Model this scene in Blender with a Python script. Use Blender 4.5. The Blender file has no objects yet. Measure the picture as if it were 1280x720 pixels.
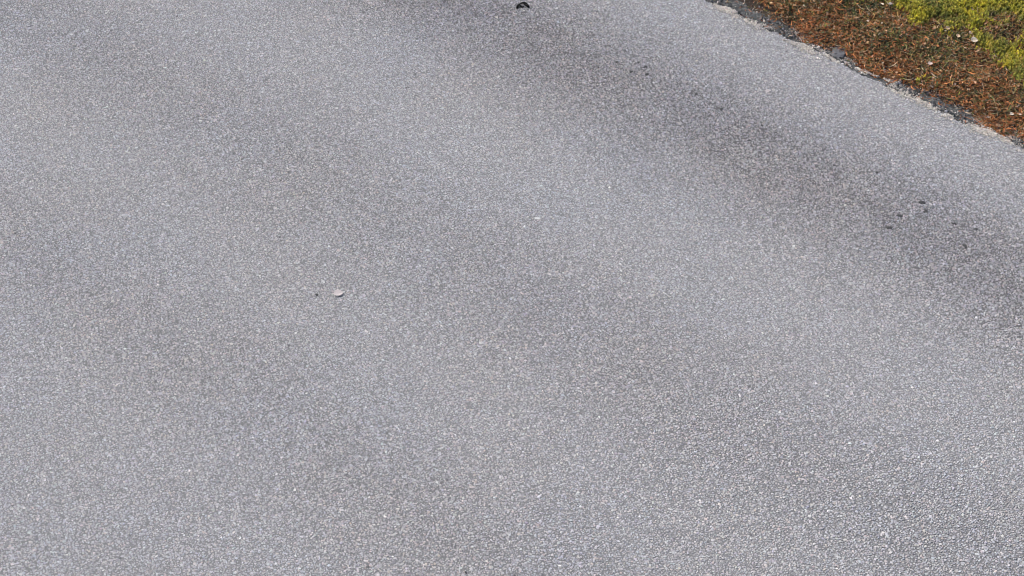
import bpy, bmesh, math, random
import numpy as np
from mathutils import Vector, Matrix, Euler
from math import radians, sin, cos, tan, pi

# ------------------------------------------------------------------ camera, sky, sun, exposure
S = bpy.context.scene
COL = S.collection
PITCH, CAMH, HFOV = radians(42), 6.0, radians(26.4)
cam_d = bpy.data.cameras.new('camera')
cam = bpy.data.objects.new('camera', cam_d); COL.objects.link(cam)
cam.location = (0, 0, CAMH); cam.rotation_euler = (pi / 2 - PITCH, 0, 0)
cam_d.sensor_width = 36; cam_d.lens = 18 / tan(HFOV / 2)
cam_d.clip_start = 0.1; cam_d.clip_end = 2000
S.camera = cam

W = bpy.data.worlds.new('World'); S.world = W; W.use_nodes = True
wn = W.node_tree
sky = wn.nodes.new('ShaderNodeTexSky'); sky.sky_type = 'NISHITA'; sky.sun_disc = False
SUN_EL, SUN_AZ = radians(48), radians(-60)      # azimuth measured from +Y towards +X
sky.sun_elevation = SUN_EL; sky.sun_rotation = SUN_AZ
sky.air_density = 1.0; sky.dust_density = 2.5; sky.ozone_density = 1.0
wn.links.new(sky.outputs[0], wn.nodes['Background'].inputs[0])
wn.nodes['Background'].inputs[1].default_value = 0.09
sun_d = bpy.data.lights.new('sun', 'SUN'); sun_d.energy = 2.1; sun_d.angle = radians(32); sun_d.color = (1, .94, .86)
sun = bpy.data.objects.new('sun', sun_d); COL.objects.link(sun)
sd = Vector((sin(SUN_AZ) * cos(SUN_EL), cos(SUN_AZ) * cos(SUN_EL), sin(SUN_EL)))
sun.rotation_euler = sd.to_track_quat('Z', 'Y').to_euler(); sun.location = sd * 30
S.view_settings.view_transform = 'Standard'; S.view_settings.look = 'None'
S.view_settings.exposure = 1.34; S.view_settings.gamma = 1
S.cycles.filter_width = 1.05
S.cycles.max_bounces = 5

# ------------------------------------------------------------------ measuring helpers
rng = np.random.default_rng(7)
random.seed(7)
F = 640 / tan(HFOV / 2)
def G(px, py, z=0.0):
    d = np.array([(px - 640) / F, cos(PITCH) - (py - 360) / F * sin(PITCH), -sin(PITCH) - (py - 360) / F * cos(PITCH)])
    return np.array([0, 0, CAMH]) + d * ((z - CAMH) / d[2])
_e0, _e1 = G(885, 0), G(1280, 185)
T = (_e1 - _e0)[:2]; T /= np.hypot(*T); N = np.array([T[1], -T[0]])
O = (_e0 + _e1)[:2] / 2
ANG = math.atan2(N[1], N[0])
def L(px, py):                       # local road frame: x = metres into the road from its edge, y = along it
    g = G(px, py)[:2] - O
    return float(g @ N), float(g @ T)
def edge_y(px): return L(px, (px - 885) * .4684)[1]
def to_world(x, y): return O + np.outer(x, N) + np.outer(y, T)
def project(x, y):
    w = to_world(x, y)
    fw = w[:, 1] * cos(PITCH) + CAMH * sin(PITCH)
    up = w[:, 1] * sin(PITCH) - CAMH * cos(PITCH)
    return 640 + w[:, 0] / fw * F, 360 - up / fw * F

_tab = rng.random((256, 256))
def vnoise(x, y):
    xi = np.floor(x).astype(int); yi = np.floor(y).astype(int)
    fx = x - xi; fy = y - yi
    fx = fx * fx * (3 - 2 * fx); fy = fy * fy * (3 - 2 * fy)
    a = _tab[xi & 255, yi & 255]; b = _tab[(xi + 1) & 255, yi & 255]
    c = _tab[xi & 255, (yi + 1) & 255]; d = _tab[(xi + 1) & 255, (yi + 1) & 255]
    return (a * (1 - fx) + b * fx) * (1 - fy) + (c * (1 - fx) + d * fx) * fy
def fbm(x, y, o=4):
    s = 0; a = 1; t = 0
    for k in range(o):
        s = s + a * vnoise(x * 2 ** k + 17.3 * k, y * 2 ** k + 5.1 * k); t += a; a *= .5
    return s / t

# ------------------------------------------------------------------ object helpers
def tag(o, label=None, cat=None, group=None, kind=None):
    if label: o['label'] = label
    if cat: o['category'] = cat
    if group: o['group'] = group
    if kind: o['kind'] = kind
    return o
def link(name, me, mat, parent=None):
    o = bpy.data.objects.new(name, me); COL.objects.link(o)
    if mat: me.materials.clear(); me.materials.append(mat)
    if parent: o.parent = parent
    return o
def mesh_of(name, v, f, smooth=False):
    me = bpy.data.meshes.new(name); me.from_pydata([tuple(p) for p in v], [], f); me.update()
    if smooth: me.polygons.foreach_set('use_smooth', [True] * len(me.polygons))
    return me
def grid_mesh(name, X, Y, Z, smooth=True):
    nx, ny = X.shape
    v = np.stack([X, Y, Z], -1).reshape(-1, 3)
    i = np.arange(nx * ny).reshape(nx, ny)
    q = np.stack([i[:-1, :-1], i[1:, :-1], i[1:, 1:], i[:-1, 1:]], -1).reshape(-1, 4)
    me = bpy.data.meshes.new(name)
    me.vertices.add(len(v)); me.vertices.foreach_set('co', v.astype(np.float32).ravel())
    me.loops.add(q.size); me.loops.foreach_set('vertex_index', q.ravel().astype(np.int32))
    me.polygons.add(len(q)); me.polygons.foreach_set('loop_start', np.arange(0, q.size, 4).astype(np.int32))
    me.update(calc_edges=True); me.validate()
    if smooth: me.polygons.foreach_set('use_smooth', np.ones(len(q), bool))
    return me
def rocks(name, n, seed, flat=.6, cut=.55, pts=13):
    """angular crushed stones, unit radius, with a worn flat top"""
    out = []; r = random.Random(seed)
    for k in range(n):
        bm = bmesh.new()
        for i in range(pts):
            v = Vector((r.gauss(0, 1), r.gauss(0, 1), r.gauss(0, 1))).normalized() * r.uniform(.85, 1.1)
            v.x *= r.uniform(.85, 1.05); v.z *= flat; v.z = min(v.z, cut * flat + r.uniform(-.04, .04))
            bm.verts.new(v)
        bmesh.ops.convex_hull(bm, input=bm.verts)
        for v in [v for v in bm.verts if not v.link_faces]: bm.verts.remove(v)
        me = bpy.data.meshes.new('%s_shape' % name); bm.to_mesh(me); bm.free(); out.append(me)
    return out

class NT:
    def __init__(s, name):
        s.m = bpy.data.materials.new(name); s.m.use_nodes = True; s.t = s.m.node_tree
        s.b = s.t.nodes['Principled BSDF']; s.b.inputs['Roughness'].default_value = .8
        s.b.inputs['Specular IOR Level'].default_value = .35
    def n(s, typ, **kw):
        x = s.t.nodes.new('ShaderNode' + typ)
        for k, v in kw.items():
            if hasattr(x, k): setattr(x, k, v)
            else: x.inputs[k.replace('_', ' ')].default_value = v
        return x
    def l(s, a, b): s.t.links.new(a, b)
    def mix(s, f, a, b, mode='MIX'):
        m = s.n('Mix', data_type='RGBA', blend_type=mode)
        for sock, v in ((m.inputs[0], f), (m.inputs[6], a), (m.inputs[7], b)):
            if hasattr(v, 'is_output'): s.l(v, sock)
            elif isinstance(v, (int, float)): sock.default_value = v
            else: sock.default_value = (*v, 1)
        return m.outputs[2]
    def math(s, op, a, b=0.0, clamp=False):
        m = s.n('Math', operation=op, use_clamp=clamp)
        for i, v in ((0, a), (1, b)):
            if hasattr(v, 'is_output'): s.l(v, m.inputs[i])
            else: m.inputs[i].default_value = v
        return m.outputs[0]
    def ramp(s, f, stops, interp='LINEAR'):
        r = s.n('ValToRGB'); r.color_ramp.interpolation = interp
        e = r.color_ramp.elements
        while len(e) < len(stops): e.new(.5)
        for el, (p, c) in zip(e, stops):
            el.position = p; el.color = (*c, 1) if not isinstance(c, (int, float)) else (c, c, c, 1)
        s.l(f, r.inputs[0]); return r.outputs[0]
    def obj(s): return s.n('TexCoord').outputs['Object']
    def noise(s, co, scale, detail=3, rough=.55):
        x = s.n('TexNoise', Scale=scale, Detail=detail, Roughness=rough); s.l(co, x.inputs['Vector']); return x.outputs['Fac']
    def bump(s, h, strength=.5, dist=.002):
        x = s.n('Bump', Strength=strength, Distance=dist); s.l(h, x.inputs['Height']); s.l(x.outputs[0], s.b.inputs['Normal'])
    def color(s, c):
        if hasattr(c, 'is_output'): s.l(c, s.b.inputs['Base Color'])
        else: s.b.inputs['Base Color'].default_value = (*c, 1)

def inst_mat(name, rough=.8, grain=.25, scale=900, spec=.3, tr=0):
    """material of scattered pieces: own colour per piece, with mineral or fibre grain"""
    m = NT(name); a = m.n('Attribute', attribute_type='INSTANCER', attribute_name='col')
    co = m.n('NewGeometry').outputs['Position']
    nz = m.noise(co, scale, 2, .6)
    g = m.ramp(nz, [(.3, 1 - grain), (.7, 1 + grain)])
    m.color(m.mix(1.0, a.outputs['Color'], g, 'MULTIPLY'))
    m.b.inputs['Roughness'].default_value = rough; m.b.inputs['Specular IOR Level'].default_value = spec
    return m.m

def scatter(name, pos, rot, scl, col, idx, shapes, mat, parent):
    """one 'stuff' object: every point carries a piece with its own turn, size and colour"""
    c = bpy.data.collections.new(name + '_shapes')
    for k, me in enumerate(shapes):
        me.materials.clear(); me.materials.append(mat)
        c.objects.link(bpy.data.objects.new('%s_shape_%02d' % (name, k), me))
    n = len(pos)
    me = bpy.data.meshes.new(name); me.vertices.add(n)
    me.vertices.foreach_set('co', np.asarray(pos, np.float32).ravel())
    for nm, typ, dat, key in (('rot', 'FLOAT_VECTOR', rot, 'vector'), ('scl', 'FLOAT_VECTOR', scl, 'vector'),
                              ('col', 'FLOAT_COLOR', np.c_[col, np.ones(n)], 'color'), ('idx', 'INT', idx, 'value')):
        at = me.attributes.new(nm, typ, 'POINT')
        at.data.foreach_set(key, np.asarray(dat, np.int32 if typ == 'INT' else np.float32).ravel())
    o = link(name, me, mat, parent); o['kind'] = 'stuff'
    g = bpy.data.node_groups.new(name, 'GeometryNodeTree')
    g.interface.new_socket('Geometry', in_out='INPUT', socket_type='NodeSocketGeometry')
    g.interface.new_socket('Geometry', in_out='OUTPUT', socket_type='NodeSocketGeometry')
    N_ = g.nodes.new; K = g.links.new
    gi, go = N_('NodeGroupInput'), N_('NodeGroupOutput')
    mp = N_('GeometryNodeMeshToPoints'); ip = N_('GeometryNodeInstanceOnPoints'); ci = N_('GeometryNodeCollectionInfo')
    ci.inputs['Collection'].default_value = c
    ci.inputs['Separate Children'].default_value = True; ci.inputs['Reset Children'].default_value = True
    def attr(nm, t):
        a = N_('GeometryNodeInputNamedAttribute'); a.data_type = t; a.inputs['Name'].default_value = nm; return a.outputs[0]
    K(gi.outputs[0], mp.inputs['Mesh']); K(mp.outputs[0], ip.inputs['Points']); K(ci.outputs[0], ip.inputs['Instance'])
    ip.inputs['Pick Instance'].default_value = True
    K(attr('idx', 'INT'), ip.inputs['Instance Index']); K(attr('rot', 'FLOAT_VECTOR'), ip.inputs['Rotation'])
    K(attr('scl', 'FLOAT_VECTOR'), ip.inputs['Scale']); K(ip.outputs[0], go.inputs[0])
    md = o.modifiers.new('scatter', 'NODES'); md.node_group = g
    return o

def jitter_grid(x0, x1, y0, y1, s, j=.34):
    X, Y = np.meshgrid(np.arange(x0, x1, s), np.arange(y0, y1, s * .866), indexing='ij')
    X = X + (np.arange(X.shape[1]) % 2)[None, :] * s * .5
    X = X + rng.uniform(-j, j, X.shape) * s; Y = Y + rng.uniform(-j, j, X.shape) * s
    return X.ravel(), Y.ravel()
def in_reach(x, y, mx=260, my=150):
    px, py = project(x, y)
    return (px > -mx) & (px < 1280 + mx) & (py > -my) & (py < 720 + my)
def palette(n, cols, w, var=.25):
    c = np.array(cols)[rng.choice(len(cols), n, p=np.array(w) / sum(w))]
    return np.clip(c * np.exp(rng.normal(0, var, n))[:, None] * (1 + rng.normal(0, .03, (n, 3))), .004, .85)

# ------------------------------------------------------------------ wheel tracks and road edge
TRACKS = ((.79, .40, .66), (2.2, .36, .26), (3.34, .34, .19), (4.75, .34, .18))
def wear(x, y):                       # 1 in the middle of a worn wheel track, 0 in the dusty strips between
    w = sum(a * np.exp(-((x - c) / s) ** 2) for c, s, a in TRACKS)
    return np.clip(w * (.86 + .28 * fbm(x * 2.6 + 40, y * .7 + 40, 3)) * (.55 + .9 * fbm(x * 11 + 3, y * 4 + 7, 4)) + .18 * (fbm(x * 5 + 9, y * 1.2 + 9, 3) - .5), 0, 1)
def edge_off(y):
    return .012 + (fbm(y * 5 + 60, y * 0 + 3.3, 2) - .5) * .075 + (fbm(y * 34 + 20, y * 0 + 8.7, 4) - .5) * .055
_sy = [edge_y(p) for p in (860, 885, 930, 975, 1000, 1030, 1060, 1090, 1130, 1160, 1200, 1222, 1245, 1265, 1290)]
_sw = [.14, .14, .125, .085, .035, .075, .045, .018, .085, .10, .08, .022, .012, .065, .09]
def strip_w(y):                       # width of the bare dark strip outside the edge
    return np.interp(y, _sy, _sw) * (.6 + .8 * fbm(y * 14 + 3, y * 0 + 1.7, 3))
def ground_z(x, y):
    rise = np.clip((-.02 - x) / .25, 0, 1); rise = rise * rise * (3 - 2 * rise)
    far = np.clip((-x - 1.6) / 3, 0, 1)
    z = -.028 + rise * .034 + np.clip(-x - .2, 0, 1.2) * .03 - far * .35
    z = z + rise * ((fbm(x * 5 + 80, y * 5 + 80, 3) - .5) * .05 + (fbm(x * 22 + 80, y * 22 + 80, 2) - .5) * .02)
    return np.where(x > .02, -.05, z)

# ------------------------------------------------------------------ ground
def lines(a0, a1, step, far):
    c = np.arange(a0, a1 + 1e-6, step)
    ext = np.array([.3, .8, 1.6, 3, 6, 12, 30, 80, 200, far])
    return np.r_[a0 - ext[::-1], c, a1 + ext]
gx, gy = lines(-2.2, .1, .018, 700), lines(-2.6, 2.2, .018, 700)
X, Y = np.meshgrid(gx, gy, indexing='ij')
m = NT('forest_soil'); co = m.obj()
c = m.ramp(m.noise(co, 30, 6, .65), [(.3, (.010, .007, .005)), (.5, (.024, .014, .008)), (.72, (.050, .030, .015))])
grit = m.n('TexVoronoi', Scale=260); m.l(co, grit.inputs['Vector'])
c = m.mix(.35, c, grit.outputs['Color'], 'SOFT_LIGHT')
m.color(c); m.bump(m.noise(co, 160, 6, .7), 1, .006); SOIL = m.m
frame_rot = (0, 0, ANG)
def in_frame(o):
    o.location = (O[0], O[1], 0); o.rotation_euler = frame_rot; return o
ground = in_frame(link('ground', grid_mesh('ground', X, Y, ground_z(X, Y)), SOIL)); ground['kind'] = 'structure'

# ------------------------------------------------------------------ road sheet
ry = np.r_[-300, -100, -40, -15, -6, np.arange(-3.4, 3.0, .007), 6, 15, 40, 100, 300]
off = edge_off(ry)
rx = np.array([0, 0, .006, .02, .05, .12, .3, .7, 1.2, 2, 3, 4, 5, 6, 6.6, 6.6])
X = rx[:, None] + off[None, :] * np.clip(1 - rx / .12, 0, 1)[:, None]
Y = np.broadcast_to(ry[None, :], X.shape)
Z = np.zeros_like(X); Z[0] = -.06; Z[-1] = -.06; Z[1] = -.005
m = NT('worn_asphalt'); co = m.obj()
sx = m.n('SeparateXYZ'); m.l(co, sx.inputs[0])
w = 0.0
for cx, s_, a in TRACKS:
    d = m.math('DIVIDE', m.math('SUBTRACT', sx.outputs[0], cx), s_)
    w = m.math('ADD', w, m.math('MULTIPLY', m.math('POWER', 2.718, m.math('MULTIPLY', m.math('MULTIPLY', d, d), -1.0)), a))
st = m.n('Mapping'); st.inputs['Scale'].default_value = (2.2, .9, 1); m.l(co, st.inputs['Vector'])
w = m.math('MULTIPLY', w, m.math('ADD', m.noise(st.outputs[0], 1.0, 3), .5))
w = m.math('ADD', w, m.math('MULTIPLY', m.math('SUBTRACT', m.noise(co, 9, 4, .6), .5), .5), clamp=True)
dust = m.ramp(m.noise(co, 420, 3, .6), [(.3, (.095, .094, .097)), (.7, (.20, .198, .20))])
tar = m.ramp(m.noise(co, 420, 3, .6), [(.3, (.026, .025, .026)), (.7, (.07, .068, .069))])
base = m.mix(w, dust, tar)
chip = m.n('TexVoronoi', Scale=210); m.l(co, chip.inputs['Vector'])
chv = m.n('SeparateColor'); m.l(chip.outputs['Color'], chv.inputs[0])
base = m.mix(m.math('MULTIPLY', m.math('GREATER_THAN', chv.outputs[0], .72), .6), base,
             m.ramp(chv.outputs[1], [(0, (.12, .12, .13)), (1, (.42, .41, .40))]))
m.color(base); m.b.inputs['Roughness'].default_value = .85
m.bump(m.math('ADD', m.math('MULTIPLY', chip.outputs['Distance'], -1.0), m.noise(co, 700, 3, .7)), .8, .0025)
road = in_frame(link('road', grid_mesh('road', X, Y, Z, False), m.m)); road['kind'] = 'structure'

# stones of the surface: each one its own angular chip, standing prouder where tyres have worn the binder away
x, y = jitter_grid(-.04, 4.95, -4.3, 3.3, .0107, .32)
k = in_reach(x, y); x, y = x[k], y[k]
k = (x > edge_off(y) + .004) & (rng.random(len(x)) > .05 + .16 * wear(x, y)); x, y = x[k], y[k]
wr = wear(x, y); n = len(x)
rad = np.clip(np.exp(rng.normal(math.log(.00525), .20, n)), .0034, .0082)
shp = rocks('chip', 10, 3)
scl = np.c_[rad * rng.uniform(.85, 1.25, n), rad * rng.uniform(.75, 1.05, n), rad * rng.uniform(.8, 1.1, n)]
top = .0016 + .0030 * wr * rng.uniform(.6, 1.2, n) + rng.normal(0, .0004, n)
z = top - scl[:, 2] * .6 * .55
rot = np.c_[rng.normal(0, .10, n), rng.normal(0, .10, n), rng.uniform(0, 2 * pi, n)]
STONE = [(.30, .30, .305), (.24, .24, .25), (.33, .312, .30), (.32, .285, .268), (.185, .185, .20), (.40, .395, .39), (.27, .275, .30), (.10, .10, .105)]
STW = [34, 26, 16, 9, 6, 1.6, 9, 1.2]
colr = palette(n, STONE, STW, .155)
# dusty binder film over the chips that the tyres do not polish
film = ((1 - wr) * rng.uniform(.05, .55, n))[:, None]
colr = colr * (1 - .24 * np.clip(wr * rng.normal(1, .35, n), 0, 1.2))[:, None]      # tyre-blackened chips
colr = colr * (1 - film) + np.array([.285, .283, .285]) * film
tint = (fbm(x * 2.3 + 5, y * 2.3 + 5, 3)[:, None] - .5) * np.array([.05, -.01, -.09]) + (wr[:, None] * np.array([.03, -.012, .0]))
colr = colr * (1 + tint)
m_stone = inst_mat('crushed_stone', .85, .22, 700, .15)
scatter('aggregate', np.c_[x, y, z], rot, scl, colr, rng.integers(0, 10, n), shp, m_stone, road)
N_STONES = n

# fine grit filling the gaps
x, y = jitter_grid(0, 4.95, -4.3, 3.3, .0125, .5)
k = in_reach(x, y); x, y = x[k], y[k]; k = x > edge_off(y) + .003; x, y = x[k], y[k]
n = len(x); rad = rng.uniform(.0012, .0027, n)
scatter('grit', np.c_[x, y, rad * .1], np.c_[rng.normal(0, .3, (n, 2)), rng.uniform(0, 6.28, n)], np.c_[rad, rad, rad],
        palette(n, STONE, STW, .3), rng.integers(0, 4, n), rocks('grit', 4, 9, .8, .8, 9), m_stone, road)

# black tar spots and pitted marks in the wheel track
def blob(name, cx, cy, rx_, ry_, rz, h, mat, parent, seed, nseg=18):
    r = random.Random(seed); v = [(0, 0, h)]; f = []
    rr = [r.uniform(.4, 1.25) for _ in range(nseg)]
    for ring, (q, zz) in enumerate(((.5, h * .9), (.85, h * .6), (1, -.002))):
        for i in range(nseg):
            a = 2 * pi * i / nseg
            v.append((rx_ * rr[i] * q * cos(a), ry_ * rr[i] * q * sin(a), zz * r.uniform(.8, 1.2)))
    for i in range(nseg):
        j = (i + 1) % nseg; f.append((0, 1 + i, 1 + j))
        for q in range(2):
            a = 1 + q * nseg
            f.append((a + i, a + nseg + i, a + nseg + j, a + j))
    o = link(name, mesh_of(name, v, f, True), mat, parent); o.location = (cx, cy, 0); o.rotation_euler = (0, 0, rz); return o
m = NT('tar'); co = m.obj()
m.color(m.ramp(m.noise(co, 260, 3), [(.35, (.020, .020, .021)), (.7, (.055, .054, .054))])); m.b.inputs['Roughness'].default_value = .5
m.bump(m.noise(co, 500, 3), .6, .002); TAR = m.m
for i, (px, py, a, b) in enumerate(((1152, 253, 4.5, 2), (1157, 264, 3.5, 2.2), (1124, 270, 4.5, 1.6), (1112, 285, 4.5, 1.8), (1206, 308, 4.6, 1.8),
        (1192, 280, 3.6, 1.2), (1220, 287, 2.6, 1.4), (771, 78, 3, 1.3), (798, 79, 2.6, 1.2), (789, 90, 4, 1.3), (807, 84, 3.5, 1.2), (870, 118, 2.4, 1.5),
        (809, 93, 3, 1.4), (901, 137, 4, 1.9), (952, 157, 1.8, .8), (936, 176, 2.4, .7), (970, 166, 1.5, .8), (396, 369, 2.4, .7), (582, 716, 1.6, 1), (1042, 207, 2.4, 1.1),
        (1096, 216, 2, 1), (748, 85, 2, .9))):
    lx, ly = L(px, py)
    s = .0044
    blob('tar_spot', lx, ly, a * s * .82, b * s * 1.75, -ANG + rng.uniform(-.6, .6), float(rng.uniform(.0058, .0072)), TAR, road, i)

# ------------------------------------------------------------------ bare dark strip of the lower asphalt layer
yy = np.arange(-2.6, 2.2, .008); uu = np.linspace(0, 1, 18)
wd = strip_w(yy) + .02
X = .012 - uu[:, None] * (wd + .012)[None, :]; Y = np.broadcast_to(yy[None, :], X.shape)
Z = -.010 - .016 * uu[:, None] ** 1.6 + (fbm(X * 60 + 5, Y * 45 + 5, 4) - .5) * .020 - .03 * (uu[:, None] > .95)
m = NT('old_asphalt'); co = m.obj()
c = m.ramp(m.noise(co, 46, 5, .65), [(.3, (.026, .028, .029)), (.55, (.055, .058, .058)), (.75, (.10, .10, .098))])
chip = m.n('TexVoronoi', Scale=170); m.l(co, chip.inputs['Vector'])
sc = m.n('SeparateColor'); m.l(chip.outputs['Color'], sc.inputs[0])
c = m.mix(m.math('MULTIPLY', m.math('GREATER_THAN', sc.outputs[0], .8), .5), c, (.17, .17, .165))
m.color(c); m.bump(m.noise(co, 240, 5, .7), 1, .006); OLD = m.m
link('lower_asphalt_layer', grid_mesh('lower_asphalt_layer', X, Y, Z), OLD, road)

# pale sand washed along the edge
n0 = 230000
y = rng.uniform(-2.6, 2.2, n0); x = rng.normal(.010, .024, n0) - rng.random(n0) ** 3 * .10
px, py = project(x, y)
dens = np.clip((fbm(x * 34 + 30, y * 13 + 30, 4) - .515) * 9, 0, 1) * np.exp(-np.clip(x - .012, 0, 1) / .020) * np.where(x < -.012, .25 + .75 * (strip_w(y) < .05), 1)
for cpx, cpy, rr_, a_ in ((1030, 55, .06, 1), (1060, 72, .04, .8), (1013, 44, .05, 1), (905, 12, .05, .9), (1130, 110, .05, .6), (925, 28, .06, .7), (945, 42, .05, .6),
                     (1225, 165, .06, .9), (1250, 172, .05, .9), (985, 15, .07, .7), (1022, 28, .05, .9), (1165, 130, .04, .7), (1215, 120, .05, .5), (1067, 57, .03, 1), (1000, 36, .05, .8), (1180, 147, .05, .7)):
    lx, ly = L(cpx, cpy)
    dens = np.maximum(dens, a_ * np.exp(-((x - lx) ** 2 * 3 + (y - ly) ** 2 * .8) / rr_ ** 2) * np.clip(3.4 * fbm(x * 42, y * 20, 4) - 1.1, 0, 1))
k = (rng.random(n0) < dens) & in_reach(x, y); x, y = x[k], y[k]; n = len(x)
rad = np.exp(rng.normal(math.log(.0026), .40, n)).clip(.001, .007)
onroad = x > edge_off(y)
zz = np.where(onroad, .0012, np.maximum(ground_z(np.minimum(x, .019), y), -.012 - .02 * np.clip(-x / .1, 0, 1)) + .004) + rad * .3
SAND = [(.46, .42, .37), (.39, .36, .32), (.54, .50, .45), (.38, .34, .29), (.27, .26, .245)]
m_sand = inst_mat('sand_grain', .9, .15, 900, .2)
sand = in_frame(scatter('sand', np.c_[x, y, zz], rng.uniform(0, 6.28, (n, 3)), np.c_[rad, rad * .9, rad * .8], palette(n, SAND, [5, 4, 3, 2, 2], .15),
               rng.integers(0, 4, n), rocks('sand', 4, 5, .8, 1, 9), m_sand, None))

# dark and mixed gravel lying in the bare strip and in the litter next to it
n0 = 14000
y = rng.uniform(-2.6, 2.2, n0); x = -np.abs(rng.normal(0, .07, n0)) + .005
k = in_reach(x, y) & (rng.random(n0) < np.clip(strip_w(y) * 9 - .25, .04, .7) * np.clip(3 * fbm(x * 25, y * 18, 3) - .8, .1, 1)); x, y = x[k], y[k]; n = len(x)
rad = np.exp(rng.normal(math.log(.0040), .5, n)).clip(.0015, .011)
zz = np.maximum(ground_z(x, y), -.009 - .013 * np.clip(-x / .1, 0, 1)) + rad * .4 + rng.random(n) * .004
gravel = in_frame(scatter('gravel', np.c_[x, y, zz], rng.uniform(0, 6.28, (n, 3)), np.c_[rad, rad * .8, rad * .7],
       palette(n, [(.065, .070, .070), (.10, .102, .10), (.17, .165, .16), (.04, .04, .042), (.34, .31, .28)], [5, 5, 3, 4, 1.3], .2),
       rng.integers(0, 5, n), rocks('gravel', 5, 15, .8, .9, 12), m_stone, None))

# ------------------------------------------------------------------ litter, moss and grass of the verge
def strip_shape(name, bend, width, seg=5, taper=.4, fold=.35, curl=0):
    v, f = [], []
    for i in range(seg + 1):
        t = i / seg; wv = width * (1 - (1 - taper) * abs(2 * t - 1) ** 2)
        cx, cy, cz = t - .5, bend * (t - .5) ** 2 * 4, curl * (t - .5) ** 2 * 4
        v += [(cx, cy - wv, cz), (cx, cy, cz + wv * fold * 2), (cx, cy + wv, cz)]
        if i:
            a = 3 * (i - 1); f += [(a, a + 3, a + 4, a + 1), (a + 1, a + 4, a + 5, a + 2), (a + 2, a + 5, a + 3, a)]
    return mesh_of(name, v, f)
def leaf_shape(name, seed, nx=5, curl=.5):
    r = random.Random(seed); v, f = [], []
    a, b = r.uniform(-curl, curl) + .2, r.uniform(.1, curl)
    for i in range(nx + 1):
        t = i / nx; hw = .34 * sin(pi * min(.97, max(.06, t)) ** .85) + .015
        for s in (-1, -.5, 0, .5, 1):
            yv = hw * s * r.uniform(.9, 1.1)
            v.append((t - .5, yv, a * (t - .5) ** 2 + b * abs(s) * hw + r.uniform(-.015, .015)))
    for i in range(nx):
        for s in range(4):
            p = 5 * i + s; f.append((p, p + 5, p + 6, p + 1))
    return mesh_of(name, v, f, True)
def moss_shape(name, seed):
    r = random.Random(seed); v, f = [], []
    lean = (r.uniform(-.25, .25), r.uniform(-.25, .25))
    for k in range(22):
        t = k / 21; a = k * 2.4 + r.uniform(-.3, .3); el = .15 + 1.0 * t ** 2; ln = .42 * (1 - .55 * t) * r.uniform(.8, 1.2)
        bx, by, bz = lean[0] * t, lean[1] * t, t * .95
        dx, dy, dz = cos(a) * cos(el), sin(a) * cos(el), sin(el)
        sx_, sy_ = -sin(a) * .10, cos(a) * .10
        b = len(v)
        v += [(bx, by, bz), (bx + dx * ln * .5 + sx_, by + dy * ln * .5 + sy_, bz + dz * ln * .5), (bx + dx * ln, by + dy * ln, bz + dz * ln * .85),
              (bx + dx * ln * .5 - sx_, by + dy * ln * .5 - sy_, bz + dz * ln * .5)]
        f.append((b, b + 1, b + 2, b + 3))
    return mesh_of(name, v, f)
m_lit = inst_mat('dry_litter', .85, .3, 400, .2)
m_moss = inst_mat('moss', .9, .25, 300, .15)

def moss_field(x, y):
    d = np.zeros_like(x)
    for px, py, r_, a_ in ((1092, -4, .10, .9), (1168, 22, .12, 1), (1185, 30, .11, 1), (1205, 35, .10, 1), (1150, 12, .10, .9), (1122, 3, .10, .9), (1095, 6, .07, .6), (1230, 8, .12, .9),
                           (1262, 10, .12, 1), (1278, 25, .1, .8), (1255, 68, .10, 1), (1272, 80, .11, 1), (1238, 55, .07, .7), (1188, 43, .07, .7), (1290, 90, .12, .9), (1210, 18, .08, .7),
                           (1240, -20, .2, 1), (1180, -25, .2, .9), (1320, 40, .2, 1), (1340, 110, .18, .9), (1106, 62, .035, .45), (951, 10, .05, .55), (1152, 101, .03, .42), (968, 17, .03, .4)):
        lx, ly = L(px, py)
        r_ = r_ * 1.22
        d = np.maximum(d, a_ * np.exp(-(((x - lx) ** 2 + (y - ly) ** 2) / r_ ** 2) ** 1.3))
    far = np.clip((-x - 1.0) / .4, 0, 1) * .8
    return np.maximum(d, far) * np.clip(2.6 * fbm(x * 13 + 2, y * 13 + 2, 4) - .35, 0, 1.3)
def verge_pts(dens, x0=-2.0, x1=.0):
    nn = int((x1 - x0) * 4.6 * dens); x = rng.uniform(x0, x1, nn); y = rng.uniform(-2.5, 2.1, nn)
    k = in_reach(x, y, 260, 160) & (x < 0); return x[k], y[k]
# needles, bark shreds and dead heather bits
x, y = verge_pts(42000)
mo = moss_field(x, y); sw = strip_w(y)
bare = np.clip((fbm(x * 16 + 71, y * 16 + 71, 3) - .56) * 8, 0, 1) * np.exp(-np.clip(-x - .05, 0, 9) / .14)
keep = (x < -sw - .008 + rng.normal(0, .012, len(x))) & (rng.random(len(x)) < np.clip(1 - .8 * np.clip(mo * 1.5, 0, 1), 0, 1) * (1 - .9 * bare))
keep |= (rng.random(len(x)) < .10) & (x > -.2)
x, y, mo = x[keep], y[keep], mo[keep]; n = len(x)
ln = np.exp(rng.normal(math.log(.020), .36, n)).clip(.009, .042)
near = np.exp(-np.clip(-x, 0, 9) / .42) * np.clip(.4 + 1.3 * fbm(x * 7 + 90, y * 7 + 90, 3), 0, 1)       # red needles lie thickest beside the road
RED = [(.29, .095, .032), (.38, .145, .052), (.17, .060, .022), (.36, .20, .10), (.050, .028, .017), (.38, .28, .20)]
BRN = [(.16, .085, .026), (.070, .045, .016), (.25, .145, .048), (.15, .135, .030), (.024, .020, .012), (.33, .25, .15), (.13, .13, .075)]
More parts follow.
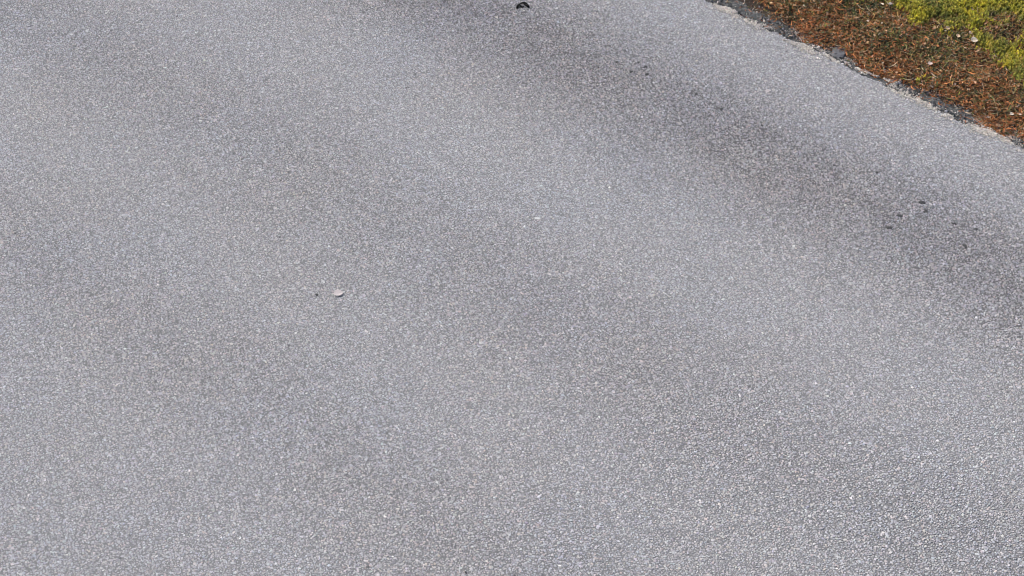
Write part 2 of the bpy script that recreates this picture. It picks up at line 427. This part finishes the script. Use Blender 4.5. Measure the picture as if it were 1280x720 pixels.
cr, cb = palette(n, RED, [6, 5, 4, 2, 3, 1], .25), palette(n, BRN, [6, 5, 5, 4, 4, 1.6, 1.5], .3)
OLV = [(.10, .10, .026), (.055, .062, .022), (.15, .14, .05), (.022, .022, .014), (.30, .27, .18)]
co_ = palette(n, OLV, [4, 4, 3, 4, 1.2], .25)
colr = np.where((rng.random(n) < near)[:, None], cr, cb)
olive = np.clip((fbm(x * 8 + 140, y * 8 + 140, 4) - .47) * 5, 0, .6) * np.clip((-x - .12) / .15, 0.25, 1)
colr = np.where((rng.random(n) < olive)[:, None], co_, colr)
colr *= (.45 + 1.1 * fbm(x * 20 + 11, y * 20 + 11, 3))[:, None]          # damp and dry clumps
hz = rng.random(n) ** 1.3 * .024
pos = np.c_[x, y, ground_z(x, y) + hz + .002]
shapes = [strip_shape('needle_shape', b, w_, 5, tp, .5, cu) for b, w_, tp, cu in ((.05, .030, .4, .05), (.16, .034, .3, -.05), (-.12, .042, .5, .1), (.28, .030, .4, .1), (.0, .055, .3, .15), (-.2, .07, .5, -.1))]
litter = in_frame(scatter('needle_litter', pos, np.c_[rng.normal(0, .4, n), rng.normal(0, .32, n), rng.uniform(0, 6.28, n)], np.c_[ln, ln * 1.15, ln], colr, rng.integers(0, 6, n), shapes, m_lit, None))
# small leaf scraps
x, y = verge_pts(5200); mo = moss_field(x, y)
k = (x < -strip_w(y) - .01) & (rng.random(len(x)) < 1 - .6 * np.clip(mo, 0, 1)); x, y = x[k], y[k]; n = len(x)
ln = np.exp(rng.normal(math.log(.012), .3, n)).clip(.006, .024)
scraps = in_frame(scatter('leaf_litter', np.c_[x, y, ground_z(x, y) + .012 + rng.random(n) * .014], np.c_[rng.normal(0, .4, (n, 2)), rng.uniform(0, 6.28, n)], np.c_[ln, ln, ln],
     palette(n, [(.20, .085, .035), (.13, .065, .03), (.26, .16, .09), (.07, .06, .028), (.36, .27, .20)], [5, 5, 3, 4, .3], .25), rng.integers(0, 5, n),
     [leaf_shape('scrap_shape', s) for s in range(5)], m_lit, None))
# moss
x, y = verge_pts(46000); mo = moss_field(x, y)
k = (rng.random(len(x)) < np.clip(mo * 1.6 - .42, 0, 1)) & (x < -strip_w(y) - .02); x, y, mo = x[k], y[k], mo[k]; n = len(x)
hh = (.015 + .015 * np.clip(mo, 0, 1)) * rng.uniform(.65, 1.35, n)
tone = np.clip(fbm(x * 12 + 33, y * 12 + 33, 3) * 1.6 - .3, 0, 1)[:, None]
colr = palette(n, [(.50, .43, .030), (.40, .37, .030), (.56, .45, .040), (.26, .25, .034)], [4, 4, 3, 2], .2) * (1 - tone) + palette(n, [(.13, .15, .05), (.20, .20, .06), (.26, .19, .07)], [3, 3, 2], .2) * tone
moss = in_frame(scatter('moss', np.c_[x, y, ground_z(x, y) + np.clip(mo, 0, 1) * .016], np.c_[rng.normal(0, .28, (n, 2)), rng.uniform(0, 6.28, n)], np.c_[hh, hh, hh],
     colr, rng.integers(0, 5, n), [moss_shape('moss_shape', s) for s in range(5)], m_moss, None))
# low dark green sprigs
x, y = verge_pts(9000); sp = fbm(x * 6 + 120, y * 6 + 120, 3)
k = (rng.random(len(x)) < np.clip((sp - .52) * 5, 0, .9)) & (x < -strip_w(y) - .03); x, y = x[k], y[k]; n = len(x)
hh = rng.uniform(.012, .026, n)
sprigs = in_frame(scatter('green_sprigs', np.c_[x, y, ground_z(x, y)], np.c_[rng.normal(0, .3, (n, 2)), rng.uniform(0, 6.28, n)], np.c_[hh, hh, hh * 1.1],
     palette(n, [(.045, .060, .028), (.07, .085, .04), (.10, .12, .07), (.05, .045, .025)], [4, 4, 2, 3], .25), rng.integers(0, 5, n), [moss_shape('sprig_shape', 20 + s) for s in range(5)], m_moss, None))
# thin bleached grass blades
x, y = verge_pts(360, x1=-.05); n = len(x); ln = rng.uniform(.03, .075, n)
blades = in_frame(scatter('dry_grass', np.c_[x, y, ground_z(x, y) + .022 + rng.random(n) * .008], np.c_[rng.normal(0, .12, n), rng.normal(0, .16, n), rng.uniform(0, 6.28, n)], np.c_[ln, ln, ln],
     palette(n, [(.34, .26, .15), (.26, .20, .12), (.20, .19, .10), (.14, .09, .05)], [3, 4, 2, 3], .2), rng.integers(0, 4, n),
     [strip_shape('blade_shape', b, .014, 7, .25, .4, c_) for b, c_ in ((.12, .05), (-.2, .1), (.3, -.03), (.06, .14))], m_lit, None))
for o_, lb, ct in ((sand, 'pale beige sand washed along the ragged edge of the road', 'sand'), (gravel, 'dark grey gravel along the bare strip beside the road edge', 'gravel'),
               (litter, 'red-brown pine needles and bark shreds covering the verge', 'litter'), (scraps, 'tiny brown leaf scraps among the needles on the verge', 'litter'),
               (moss, 'yellow-green moss growing in cushions on the verge', 'moss'), (sprigs, 'low dark green sprigs among the brown litter', 'ground cover'),
               (blades, 'thin bleached grass blades lying over the verge', 'grass')):
    tag(o_, lb, ct)

# ------------------------------------------------------------------ single things
def leaf_mat(name, a, b):
    m = NT(name); co = m.obj()
    m.color(m.ramp(m.noise(co, 120, 4, .6), [(.3, a), (.7, b)])); m.b.inputs['Roughness'].default_value = .7
    m.bump(m.noise(co, 300, 2), .3, .001); return m.m
LM = {'rose': leaf_mat('pale_rose_leaf', (.30, .265, .258), (.40, .36, .35)), 'pink': leaf_mat('pinkish_dead_leaf', (.38, .27, .22), (.50, .39, .33)), 'tan': leaf_mat('tan_dead_leaf', (.36, .24, .14), (.52, .38, .25)),
      'pale': leaf_mat('bleached_leaf', (.38, .32, .24), (.50, .43, .34)), 'grey': leaf_mat('grey_dead_leaf', (.30, .26, .22), (.42, .37, .32))}
def fallen_leaf(px, py, size, wid, rot, tilt, mat, label, seed, curl=.5, zoff=None):
    lx, ly = L(px, py)
    r = random.Random(seed); nx, ny = 12, 8; v, f = [], []
    a, b, tw = r.uniform(.1, curl), r.uniform(.25, .25 + curl), r.uniform(-.4, .4)
    for i in range(nx + 1):
        t = i / nx
        hw = (.5 * sin(pi * t ** .75) ** .8 if 0 < t < 1 else 0) * wid + .012
        for j in range(ny + 1):
            s = 2 * j / ny - 1
            q = hw * s * (1 + (.09 if (i % 2 and abs(s) == 1) else 0))
            zc = a * (t - .4) ** 2 + b * (abs(s) ** 1.6) * hw * .9 + tw * (t - .5) * s * hw + r.uniform(-.012, .012)
            v.append(((t - .5) * size, q * size, zc * size))
    for i in range(nx):
        for j in range(ny):
            p = i * (ny + 1) + j; f.append((p, p + ny + 1, p + ny + 2, p + 1))
    b0 = len(v); st_ = .32 * size                                   # leaf stalk
    for i in range(4):
        t = i / 3
        for q in range(4):
            an = pi / 2 * q; v.append((-.5 * size - t * st_ + .01 * size, t * t * .12 * size + .012 * size * cos(an), .06 * size + .02 * size * t + .012 * size * sin(an)))
        if i:
            for q in range(4):
                p0 = b0 + 4 * (i - 1); f.append((p0 + q, p0 + (q + 1) % 4, p0 + 4 + (q + 1) % 4, p0 + 4 + q))
    o = link('fallen_leaf', mesh_of('fallen_leaf', v, f, True), LM[mat])
    sm = o.modifiers.new('thickness', 'SOLIDIFY'); sm.thickness = .0007
    w_ = to_world(np.array([lx]), np.array([ly]))[0]
    z = float(ground_z(np.array([lx]), np.array([ly]))[0]) + .026 if lx < 0 else .0035
    o.location = (w_[0], w_[1], z if zoff is None else zoff); o.rotation_euler = (tilt, tilt * .5, rot)
    return tag(o, label, 'leaf', 'fallen leaves on the road and verge')
fallen_leaf(423.3, 367.5, .038, .95, .25, .04, 'rose', 'pale pinkish curled leaf lying alone in the middle of the bare road', 1, .15, .0030)
fallen_leaf(960, 114.5, .027, .6, .2, .03, 'rose', 'small pale leaf lying flat on the road near the verge', 2, .2)
fallen_leaf(1216.5, 60, .036, .8, .15, .25, 'pale', 'largest cream leaf lying between the two bright moss patches', 3)
fallen_leaf(1212, 51.5, .022, .8, .9, .3, 'pink', 'small pinkish leaf just above the largest cream leaf', 4)
fallen_leaf(1196, 55, .024, .8, 1.4, .2, 'tan', 'tan leaf on brown litter left of the largest cream leaf', 5)
fallen_leaf(1183, 46, .022, .9, .5, .3, 'tan', 'tan leaf at the lower rim of the left moss patch', 6)
fallen_leaf(1183, 5, .032, .7, .2, .2, 'pink', 'long pinkish leaf at the top edge above the left moss patch', 7)
fallen_leaf(1138, 13, .022, .9, 1.1, .3, 'tan', 'round tan leaf left of the left moss patch', 8)
fallen_leaf(1162, 85, .024, .75, .2, .2, 'pink', 'lone pinkish leaf on the dark brown litter midway to the road', 9)
fallen_leaf(1273.5, 95, .028, .9, .0, .15, 'pale', 'broad cream leaf below the lower right moss patch', 10)
fallen_leaf(1271, 12, .028, .6, 2.5, .3, 'grey', 'greyish curled leaf among moss in the upper right corner', 11)
fallen_leaf(1264, 147, .020, .8, .4, .2, 'pale', 'tiny cream leaf on red needles close to the road edge', 12)
fallen_leaf(1101, 13, .020, .8, 2.1, .3, 'pale', 'tiny cream leaf at the lower left tip of the moss', 13)
fallen_leaf(1112, 13.5, .020, .7, .3, .2, 'grey', 'tiny greyish leaf beside the tiny cream leaf near the moss tip', 14)
fallen_leaf(1244, 70, .020, .8, .9, .3, 'tan', 'small tan leaf on the left flank of the lower right moss patch', 15)

def hull_stone(px, py, sx_, sy_, sz_, rot, mat, name, label, cat, seed, z):
    me = rocks(name, 1, seed, 1, .7, 22)[0]
    me.transform(Matrix.Diagonal((sx_, sy_, sz_, 1)))
    o = link(name, me, mat); lx, ly = L(px, py); w_ = to_world(np.array([lx]), np.array([ly]))[0]
    bv = o.modifiers.new('worn', 'BEVEL'); bv.width = min(sx_, sy_, sz_) * .15; bv.segments = 2
    o.location = (w_[0], w_[1], z); o.rotation_euler = (0, 0, rot); return tag(o, label, cat)
m = NT('pale_quartz'); co = m.obj(); m.color(m.ramp(m.noise(co, 200, 4), [(.3, (.34, .34, .33)), (.7, (.46, .46, .445))])); m.bump(m.noise(co, 400, 3), .4, .001)
hull_stone(671, 273, .0155, .011, .006, .1, m.m, 'pale_stone', 'whitish oval stone set flush in the middle of the road', 'stone', 41, .001)
# flat dark fragment of asphalt beside the edge
m = NT('smooth_dark_asphalt'); co = m.obj(); m.color(m.ramp(m.noise(co, 90, 5), [(.3, (.058, .058, .064)), (.7, (.092, .092, .098))])); m.bump(m.noise(co, 300, 4), .6, .003); DARK = m.m
lx, ly = L(1053, 62); w_ = to_world(np.array([lx]), np.array([ly]))[0]
o = hull_stone(1053, 62, .068, .050, .011, .9, DARK, 'asphalt_fragment', 'smooth dark grey slab of broken asphalt beside the road edge', 'asphalt piece', 43, -.0125)

# black curled scrap at the top of the road
def tube(name, pts, rad, mat, seg=7):
    v, f = [], []
    for i, p in enumerate(pts):
        d = (Vector(pts[min(i + 1, len(pts) - 1)]) - Vector(pts[max(i - 1, 0)])).normalized()
        s = d.cross(Vector((0, 0, 1))).normalized(); u = s.cross(d)
        r_ = rad[i] if isinstance(rad, (list, tuple)) else rad
        for q in range(seg):
            a = 2 * pi * q / seg; c_ = Vector(p) + s * cos(a) * r_ + u * sin(a) * r_; v.append(c_)
        if i:
            for q in range(seg):
                b = seg * (i - 1); f.append((b + q, b + (q + 1) % seg, b + seg + (q + 1) % seg, b + seg + q))
    f.append(tuple(range(seg - 1, -1, -1))); f.append(tuple(range(len(v) - seg, len(v))))
    return link(name, mesh_of(name, v, f, True), mat)
m = NT('black_rubber'); m.color((.006, .006, .006)); m.b.inputs['Roughness'].default_value = .9; m.b.inputs['Specular IOR Level'].default_value = .1
path = [(646.2, 11.6), (647.2, 9.2), (649.4, 7.2), (652, 6.0), (655, 5.5), (658, 6.2), (660, 7.9), (660.8, 10.4)]
hook = [(650.0, 8.2), (651.5, 9.8), (653.5, 10.3), (654.5, 9.6)]
c0 = G(653, 8)
def smooth_path(p, k=4):
    P = [np.array(G(*q)) - c0 for q in p]; out = []
    for i in range(len(P) - 1):
        a, b, c_, d = P[max(i - 1, 0)], P[i], P[i + 1], P[min(i + 2, len(P) - 1)]
        for j in range(k):
            t = j / k
            out.append(.5 * ((2 * b) + (-a + c_) * t + (2 * a - 5 * b + 4 * c_ - d) * t * t + (-a + 3 * b - 3 * c_ + d) * t ** 3))
    out.append(P[-1]); return out
p1, p2, p3 = smooth_path(path), smooth_path(hook), smooth_path([(655, 7.7), (657.5, 8.4), (660.6, 10)])
scrap = bpy.data.objects.new('rubber_scrap', None); COL.objects.link(scrap); scrap.location = (c0[0], c0[1], .006)
tag(scrap, 'small black curled scrap lying on the road at the top edge', 'scrap')
o = tube('curled_strip', [(p[0], p[1], .004 * sin(i / (len(p1) - 1) * pi)) for i, p in enumerate(p1)], [.0042 + .0014 * sin(i * .5) for i in range(len(p1))], m.m); o.parent = scrap
o = tube('loose_end', [(p[0], p[1], .001) for p in p2], [.0042 - .0001 * i for i in range(len(p2))], m.m); o.parent = scrap
o = tube('loose_end', [(p[0], p[1], .003) for p in p3], [.0028 + .0005 * i for i in range(len(p3))], m.m); o.parent = scrap
print('stones', N_STONES)
